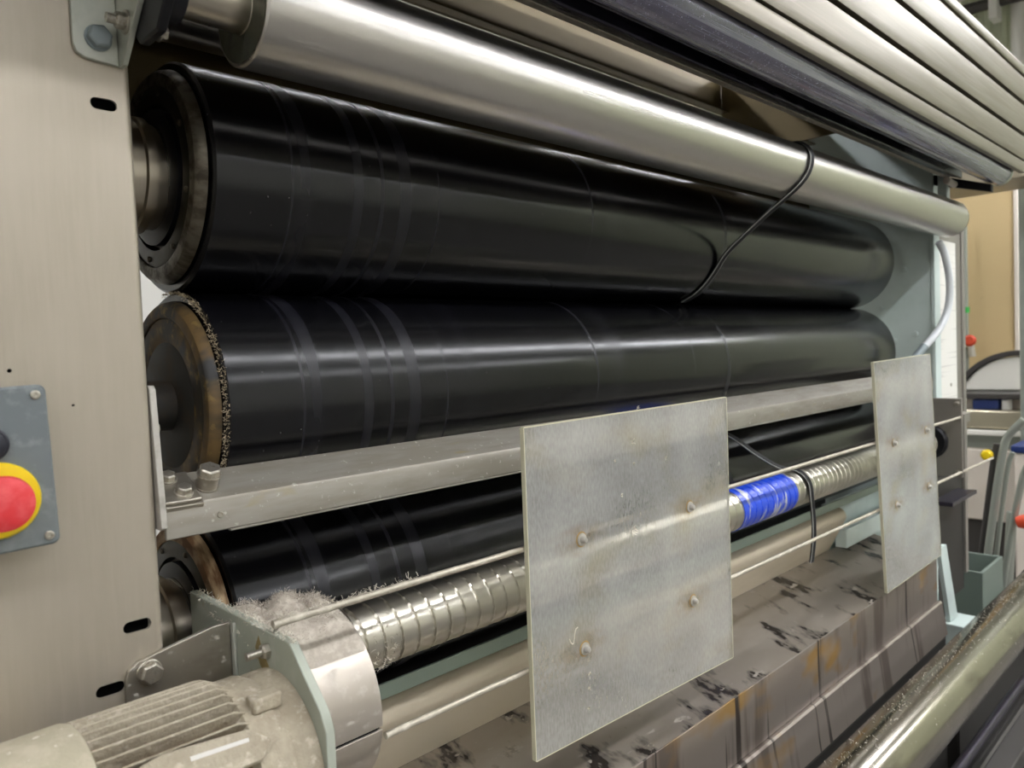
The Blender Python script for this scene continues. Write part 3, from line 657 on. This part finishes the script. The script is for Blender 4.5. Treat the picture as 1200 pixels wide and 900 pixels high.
# lower right guide roller and what lies beside it
BY, BZ, BR = .50, -.75, .059
t = thing('guide_roller', (1.4, BY, BZ-BR), 'grimy lint-covered steel guide roller low in front of the stained tank', 'roller')
part('roller_body', MB().lathe([(0, .03), (0, BR-.002), (.002, BR), (2.248, BR), (2.25, BR-.002), (2.25, .03)], (.35, BY, BZ), (1, 0, 0), 96), 'dirtychrome', t)
part('journal', MB().rod((2.595, BY, BZ), (2.674, BY, BZ), .045, 40), 'journal', t)
part('journal', MB().rod((.24, BY, BZ), (.355, BY, BZ), .03, 32), 'journal', t)
m = MB()
for k in range(700):
    a = math.radians(random.gauss(84, 14)); x = random.uniform(.9, 2.59)
    fibre(m, (x, BY+math.cos(a)*BR, BZ+math.sin(a)*BR), (random.uniform(-1, 1), random.uniform(-1, 1), .4), random.uniform(.002, .006), .0005, .8)
part('roller_lint', m, 'fluff', t, kind='stuff', label='specks of pale lint')
for nm, xx in (('roller_stand', .20), ('roller_stand', 2.70)):
    s = thing(nm, (xx, BY, FL), 'dark steel stand carrying the %s end of the low guide roller' % ('motor' if xx < 1 else 'far'), 'stand')
    part('post', MB().box(xx-.03, xx+.03, BY-.05, BY+.05, FL+.02, BZ-.03), 'darkgrey', s, bevel=.003)
    part('bearing_block', MB().prism([(BY-.06, BZ-.05), (BY+.06, BZ-.05), (BY+.06, BZ+.02), (BY+.03, BZ+.06), (BY-.03, BZ+.06), (BY-.06, BZ+.02)], 'x', xx-.025, xx+.025), 'blackmetal', s, bevel=.004)
    part('base_plate', MB().box(xx-.06, xx+.06, BY-.09, BY+.09, FL, FL+.02), 'darkgrey', s, bevel=.002)
t = thing('violet_tube', (1.5, .47, -.9), 'dark violet steel tube running below the grimy guide roller', 'tube')
part('tube_body', MB().rod((.5, .470, -.893), (2.65, .470, -.893), .011, 24), 'purpletube', t)
for x in (.6, 2.4): part('support_post', MB().box(x-.02, x+.02, .455, .485, FL+.0065, -.9035), 'darkgrey', t, bevel=.002)
t = thing('floor_beam', (1.5, .43, FL), 'grey steel beam standing in front of the violet tube', 'beam')
part('beam_body', MB().box(.4, 2.75, .40, .445, -.955, -.915), 'darkgrey', t, bevel=.003)
for x in (.5, 1.5, 2.35): part('beam_leg', MB().box(x-.025, x+.025, .405, .44, FL+.0065, -.955), 'darkgrey', t, bevel=.002)

t = thing('shade_pan', (1.5, .52, FL), 'added near-black pan standing in for shade under the grimy guide roller', 'pan')  # added: near-black sheet in place of the shaded floor under the roller
part('shade_pan_floor', MB().box(.30, 2.48, -.1, .655, FL, FL+.006), 'shadesheet', t)
for y in (-.1, .651): part('shade_pan_rim', MB().box(.30, 2.48, y, y+.004, FL+.006, FL+.05), 'shadesheet', t)
t = thing('shade_panel', (2.9, .68, FL), 'added near-black panel standing in for shade near the splayed leg', 'panel')  # added: its near-black colour stands for shade at the far end
part('shade_panel_sheet', MB().box(2.46, 3.4, .672, .678, FL+.02, -.98), 'shadesheet', t, bevel=.001)
part('shade_panel_foot', MB().box(2.46, 3.4, .664, .686, FL, FL+.02), 'shadesheet', t, bevel=.001)
# ------------------------------------------------------------------ far side frame
t = thing('machine_housing', (2.7, .75, FL), 'pale blue-green machine housing with white notice, at the end of the rollers', 'machine housing')
QX = 2.54
part('inner_plate', MB().box(QX, QX+.02, .752, 1.16, FL+.02, .740), 'frame_r', t, bevel=.002)
part('front_flange', MB().box(QX-.006, QX+.045, .742, .752, -.36, .740), 'frame_r', t, bevel=.0015)
part('front_sheet', MB().box(QX+.05, QX+.285, .750, .756, -.26, .42), 'greysheet', t, bevel=.0015)
part('edge_strip', MB().box(QX+.286, QX+.315, .745, .80, -.80, .42), 'greysheet', t, bevel=.002)
part('lower_sheet', MB().box(QX+.022, QX+.285, .752, .760, -.85, -.262), 'shadesheet', t, bevel=.0015)  # darker than the front sheet: shade low on the frame as colour
part('foot_plate', MB().box(QX, QX+.315, .752, 1.16, FL, FL+.02), 'darkgrey', t)
part('back_sheet', MB().box(QX+.02, QX+.31, 1.1, 1.11, FL+.02, .42), 'greysheet', t)
for y, z in ((.90, .085), (.83, .20), (.86, -.02), (.80, .0)):
    part('plate_bolt', MB().lathe([(0, 0), (0, .009), (-.006, .008), (-.007, 0)], (QX-.0003, y, z), (1, 0, 0), 14), 'frame_r', t)
pn = part('notice_sheet', MB().box(2.605, 2.765, .7482, .7496, -.213, .285), 'paper', t, label='white printed notice sheet')
part('notice_clip', MB().lathe([(0, 0), (0, .006), (.002, .005), (.002, 0)], (2.70, .748, -.165), (0, -1, 0), 12), 'zinc', pn)
t = thing('splayed_leg', (2.60, .66, FL), 'pale green splayed support leg at the far end of the tank', 'support')
part('leg_bar', MB().prism([(2.40, -.62), (2.46, -.62), (2.56, -.86), (2.49, -.86)], 'y', .700, .712), 'frame_r', t, bevel=.001)
part('foot_block', MB().prism([(2.47, -.86), (2.62, -.87), (2.62, -.95), (2.50, -.95)], 'y', .66, .74), 'frame_r', t, bevel=.004)
part('lower_post', MB().box(2.53, 2.59, .69, .735, FL, -.9505), 'shadesheet', t)
hose = [(2.487, .716, .2665), (2.505, .705, .235), (2.535, .700, .15), (2.535, .705, .07), (2.48, .715, .01), (2.42, .735, -.035), (2.38, .75, -.065)]
t = thing('hose', (2.50, .70, -.08), 'white plastic hose bowed down from the end of the guide roller', 'hose')
part('hose_body', MB().tube(hose, .0105, 12, 3), 'white', t)
part('hose_fitting', MB().tube([(2.415, .737, -.038), (2.355, .757, -.085)], .0125, 12), 'bluebolt', t)
# bearing of the spiral roller and its bracket
t = thing('bearing_bracket', (2.46, .72, -.40), 'grey bracket plate with black bearing ring at the far end of the spiral roller', 'bracket')
part('bracket_plate', MB().box(2.462, 2.472, .655, .80, -.42, -.19), 'greysheet', t, bevel=.002)
part('bearing_ring', MB().lathe([(0, .020), (0, .050), (-.012, .050), (-.018, .044), (-.018, .020)], (2.4615, SY, SZ), (1, 0, 0), 40), 'blackmetal', t)
part('bearing_cap', MB().lathe([(-.01, 0), (-.02, .0), (-.02, .014), (-.012, .026), (-.010, .03)][::-1], (2.4615, SY, SZ), (1, 0, 0), 32), 'label', t)
for y, z in ((.668, -.405), (.785, -.405), (.668, -.205)): bolt(t, (2.462, y, z), (-1, 0, 0), .006, .005)
part('rod_arm', MB().prism([(.652, -.262), (.70, -.262), (.80, -.200), (.80, -.188), (.70, -.23), (.652, -.236)], 'x', 2.4725, 2.533), 'greysheet', t, bevel=.0015)
part('shelf_arm', MB().box(2.4725, 2.72, .685, .741, -.510, -.498), 'purpletube', t, bevel=.001)
t = thing('pale_cross_rail', (2.2, .9, -.50), 'pale blue cross rail behind the hanging cord, under the spiral roller', 'rail')
part('rail', MB().box(1.99, 2.5395, .800, .830, -.548, -.500), 'frame_r', t, bevel=.002)
part('rail_web', MB().box(1.99, 2.5395, .86, .865, -.66, -.44), 'frame_r', t, bevel=.001)

# ------------------------------------------------------------------ hood above the rollers
t = thing('hood', (1.4, .8, .47), 'steel hood with wide anodised front slats above the guide roller', 'hood')
edges = [.478, .485, .556, .645, .722, .752]
HX0, HX1 = -.6, 2.66
def slat(z0, z1, y, bul):
    n = 8; pts = [(y+.012, z0)]
    for i in range(n+1):
        s = i/n; pts.append((y-bul*math.sin(PI*s)**.35, z0+(z1-z0)*s))
    return pts+[(y+.012, z1)]
zs = [(.4545, .4860), (.4885, .5535), (.5610, .6380), (.6455, .7125), (.7145, .740)]
for i, (a, b) in enumerate(zs):
    part('front_slat', MB().prism(slat(a, b, .5365-.004*i, (.0022 if i else .0015)), 'x', HX0, HX1), 'panel', t, bevel=.0006, ang=50)
part('slat_backing', MB().box(HX0, HX1, .5495, .552, .487, .740), 'dark', t)
part('top_sheet', MB().box(.267, HX1, .525, 1.05, .7405, .745), 'brown', t)
part('front_top_sheet', MB().box(HX0, .266, .525, .745, .7405, .745), 'hood', t)
part('back_sheet', MB().box(.266, 2.539, 1.12, 1.124, .20, .6245), 'brown', t)
part('upper_back_sheet', MB().box(.266, 2.539, 1.12, 1.124, .6365, .740), 'brown', t)
part('slit_flange', MB().box(.266, 2.539, 1.095, 1.12, .6375, .6405), 'brown', t)
part('divider', MB().box(1.98, 1.986, .72, 1.118, .515, .740), 'brown', t)
part('end_sheet', MB().box(HX1-.004, HX1, .56, 1.13, .50, .740), 'hood', t)
part('dark_bar', MB().prism([(.655, .4385), (.700, .4545), (.700, .50), (.655, .50)], 'x', .27, 2.50), 'darkbar', t, bevel=.004)
part('bar_lip', MB().box(.27, 2.50, .6885, .7005, .4485, .4525), 'rod', t, bevel=.0008)
PUY, PUZ, PUR = .585, .4515, .0335
t = thing('film_roller', (1.4, PUY, PUZ-PUR), 'violet film-covered roller running under the anodised slats', 'roller')
part('roller_body', MB().lathe([(0, .0), (0, PUR-.001), (.001, PUR), (3.14, PUR), (3.145, PUR-.004), (3.145, 0)], (-.55, PUY, PUZ), (1, 0, 0), 72), 'film', t)
part('end_ring', MB().lathe([(0, .02), (0, PUR+.0012), (.02, PUR+.0016), (.022, .02)], (2.573, PUY, PUZ), (1, 0, 0), 48), 'pipe', t)
t = thing('roller_holder', (2.52, .70, .40), 'dark holder with pale pin under the far end of the film roller', 'holder')
part('holder_arm', MB().prism([(.59, .394), (.74, .440), (.74, .470), (.59, .416)], 'x', 2.53, 2.55), 'blackmetal', t, bevel=.002)
part('pin', MB().rod((2.46, .685, .435), (2.53, .685, .432), .010, 16), 'cream', t)
part('post', MB().box(2.515, 2.545, .70, .725, .385, .70), 'frame_r', t, bevel=.002)

# ------------------------------------------------------------------ background behind the far frame
t = thing('beige_partition', (4.7, 1.1, FL), 'beige partition panel with pale edge post behind the machine', 'partition')
part('panel', MB().box(4.60, 4.64, .975, 2.3, FL, .80), 'beige', t, bevel=.003)
part('edge_trim', MB().box(4.585, 4.645, .955, .974, FL, .80), 'cream', t, bevel=.003)
t = thing('grey_post', (4.13, .82, FL), 'grey upright post next to the beige partition', 'post')
part('post_body', MB().box(4.10, 4.16, .79, .853, FL, .86), 'pipe', t, bevel=.004)
part('post_cap', MB().box(4.09, 4.17, .78, .863, .86, .87), 'pipe', t)
t = thing('overhead_beam', (3.5, 1.2, .55), 'beige overhead box beam beyond the far side frame', 'beam')
part('beam_body', MB().box(3.60, 3.9, .45, 2.4, .600, .72), 'hood', t, bevel=.004)
part('beam_flange', MB().box(3.56, 3.94, .45, 2.4, .72, .735), 'frame_r', t, bevel=.002)
for y in (2.3,): part('hanger', MB().box(3.72, 3.78, y-.03, y+.03, .735, CZ), 'hood', t)
t = thing('white_drum', (4.43, .92, -.298), 'white dished drum with a dark rim standing on the steel cabinet', 'drum')
def seg(r, n=40):
    a0 = math.asin(.102/r); return [(.92+r*math.cos(a0+(PI-2*a0)*i/n), -.40+r*math.sin(a0+(PI-2*a0)*i/n)) for i in range(n+1)]
part('drum_shell', MB().prism(seg(.272), 'x', 4.40, 4.46), 'drum', t, bevel=.012, seg=3)
part('drum_rim', MB().prism(seg(.300)+seg(.274)[::-1], 'x', 4.385, 4.46), 'darkgrey', t, bevel=.003)
t = thing('steel_cabinet', (4.4, 1.0, FL), 'cream and steel cabinet with dark shelf gap under the white drum', 'cabinet')
part('top_slab', MB().box(4.20, 4.58, .70, 1.30, -.325, -.30), 'darkgrey', t, bevel=.003)
part('shelf_gap_back', MB().box(4.28, 4.58, .72, 1.28, -.375, -.326), 'cream', t)
part('steel_front', MB().box(4.20, 4.58, .70, 1.30, -.47, -.376), 'bright', t, bevel=.012, seg=3)
part('white_strip', MB().box(4.18, 4.21, .70, 1.30, -.50, -.474), 'drum', t, bevel=.006)
part('recess', MB().box(4.26, 4.58, .71, 1.29, -.57, -.471), 'pipe', t)
part('lower_front', MB().box(4.22, 4.58, .70, 1.30, -.92, -.571), 'cream', t, bevel=.008)
part('lower_recess', MB().box(4.26, 4.58, .72, 1.28, FL+.05, -.921), 'darkgrey', t)
part('plinth', MB().box(4.26, 4.58, .72, 1.28, FL, FL+.05), 'darkgrey', t)
t = tag(part('blue_box', MB().box(4.215, 4.275, .965, 1.075, -.375, -.329), 'blue', base=(4.245, 1.02, -.375), bevel=.003), 'small dark blue box in the cabinet shelf gap', 'box')
t = tag(part('white_canister', MB().lathe([(0, 0), (0, .022), (.045, .022), (.048, .019), (.048, 0)], (4.24, .935, -.376), (0, 0, 1), 24), 'label', base=(4.24, .935, -.375)), 'small white canister beside the dark blue box', 'canister')
t = thing('valve', (4.4, 1.12, -.2), 'red-handled valve on a thin pipe before the beige partition', 'valve')
part('thin_pipe', MB().rod((4.53, 1.178, -.299), (4.53, 1.178, .55), .010, 14), 'pipe', t)
part('handle', MB().lathe([(0, 0), (0, .028), (.012, .03), (.02, .02), (.02, 0)], (4.49, 1.150, -.045), (-1, 0, 0), 16), 'orange', t)
part('valve_body', MB().tube([(4.52, 1.178, -.075), (4.50, 1.15, -.075), (4.50, 1.145, -.13)], .018, 12), 'zinc', t)
part('pipe_clip', MB().rod((4.53, 1.178, .10), (4.53, 1.178, .13), .016, 12), M('green_clip', '#3aa54a', .5), t)
pg = 'grey pipes beside the machine'
def pipe(pts, r, label, mat='pipe'):
    o = part('steel_pipe', MB().tube(pts, r, 14, 3), mat, base=pts[0]); tag(o, label, 'pipe', pg); return o
X = 3.35
pipe([onX(1200, 492, X), onX(1186, 505, X), onX(1178, 515, X), onX(1172, 545, X), onX(1152, 690, X), onX(1140, 790, X)], .014, 'grey pipe with a bent top, leaning before the cream cabinet')
pipe([onX(1187, 530, X+.05), onX(1180, 545, X+.05), onX(1163, 690, X+.05), onX(1152, 780, X+.05)], .009, 'thin grey pipe leaning right behind the bent-top pipe')
pipe([onX(1206, 540, X), onX(1196, 565, X), onX(1174, 690, X), onX(1160, 790, X)], .012, 'grey pipe leaning beside the orange coupling')
pipe([onX(1168, 520, X+.02), onX(1163, 545, X+.02), onX(1145, 690, X+.02), onX(1134, 780, X+.02)], .011, 'dark steel pipe leaning close beside the bent-top pipe', 'darkgrey')
pipe([onX(1186, 600, X+.3), onX(1180, 700, X+.3), onX(1176, 800, X+.3)], .02, 'upright grey pipe standing farther behind the leaning pipes')
t = tag(part('orange_coupling', MB().lathe([(0, 0), (0, .02), (.02, .026), (.06, .026), (.08, .02), (.08, 0)], onX(1192, 612, X-.03), (0, -1, .25), 20), 'orange', base=onX(1192, 612, X-.03)), 'orange coupling on the leaning grey pipes', 'coupling')
t = thing('yellow_button', onX(1157, 540, X), 'yellow round button clipped to the leaning pipe', 'button')
part('cap', MB().lathe([(0, 0), (0, .021), (.010, .021), (.016, .014), (.018, 0)], onX(1157, 533, X), (-1, 0, 0), 24), 'yellow', t)
part('backing', MB().lathe([(0, 0), (0, .020), (.03, .020), (.03, 0)], onX(1157, 533, X+.002), (1, 0, 0), 16), 'knob', t)
t = thing('side_console', (3.7, .75, -.6), 'cream console with blue top edge beside the leaning pipes', 'console')
c0 = onX(1188, 522, 3.75)
part('console_body', MB().box(3.75, 4.05, .35, c0.y, FL+.04, c0.z-.03), 'cream', t, bevel=.01)
part('blue_edge', MB().box(3.74, 4.06, .34, c0.y+.01, c0.z-.029, c0.z), 'blue', t, bevel=.004)
part('plinth', MB().box(3.78, 4.02, .38, c0.y-.03, FL, FL+.04), 'darkgrey', t)
t = thing('green_tub', (3.15, .78, FL), 'grey-green open tub on the floor behind the splayed leg', 'tub')
G = M('grey_green_tub', '#68746b', .5)
part('tub_front', MB().box(3.0, 3.012, .74, .90, FL+.02, -.84), G, t, bevel=.002)
part('tub_side', MB().box(3.012, 3.27, .74, .752, FL+.02, -.84), G, t, bevel=.002)
part('tub_side', MB().box(3.012, 3.27, .888, .90, FL+.02, -.84), G, t, bevel=.002)
part('tub_back', MB().box(3.258, 3.27, .752, .888, FL+.02, -.84), G, t, bevel=.002)
part('tub_floor', MB().box(3.0, 3.27, .74, .90, FL, FL+.02), G, t)
t = thing('wall_duct', (7.0, 1.0, 1.2), 'grey duct box hung along the clad wall', 'duct')
part('duct_body', MB().box(6.9, 7.47, -.6, 2.6, 1.05, 1.42), 'pipe', t, bevel=.01)
part('duct_bracket', MB().box(7.1, 7.2, 2.4, 2.45, .95, 1.05), 'darkgrey', t)
t = thing('cable_tray', (7.2, 1.0, 2.2), 'dark cable tray with pale lamp crossing the clad wall', 'cable tray')
q0 = onX(1132, 12, 7.2); q1 = onX(1190, -4, 7.2)
d = (q1-q0)
part('tray', MB().tube([q0-d*.6, q1+d*1.5], .045, 6), 'darkgrey', t)
part('pale_conduit', MB().tube([q0-d*.6+Vector((0, 0, .11)), q1+d*1.5+Vector((0, 0, .11))], .03, 8), 'label', t)
qq = onX(1165, 5, 7.15)
part('clamp', MB().box(7.1, 7.25, qq.y-.03, qq.y+.03, qq.z-.12, qq.z+.18), 'label', t, bevel=.005)
q = onX(1193, 30, 7.35)
t = tag(part('wall_pipe', MB().rod((7.35, q.y, .9), (7.35, q.y, CZ), .05, 20), 'label', base=(7.35, q.y, .9)), 'pale upright pipe on the clad wall', 'pipe')
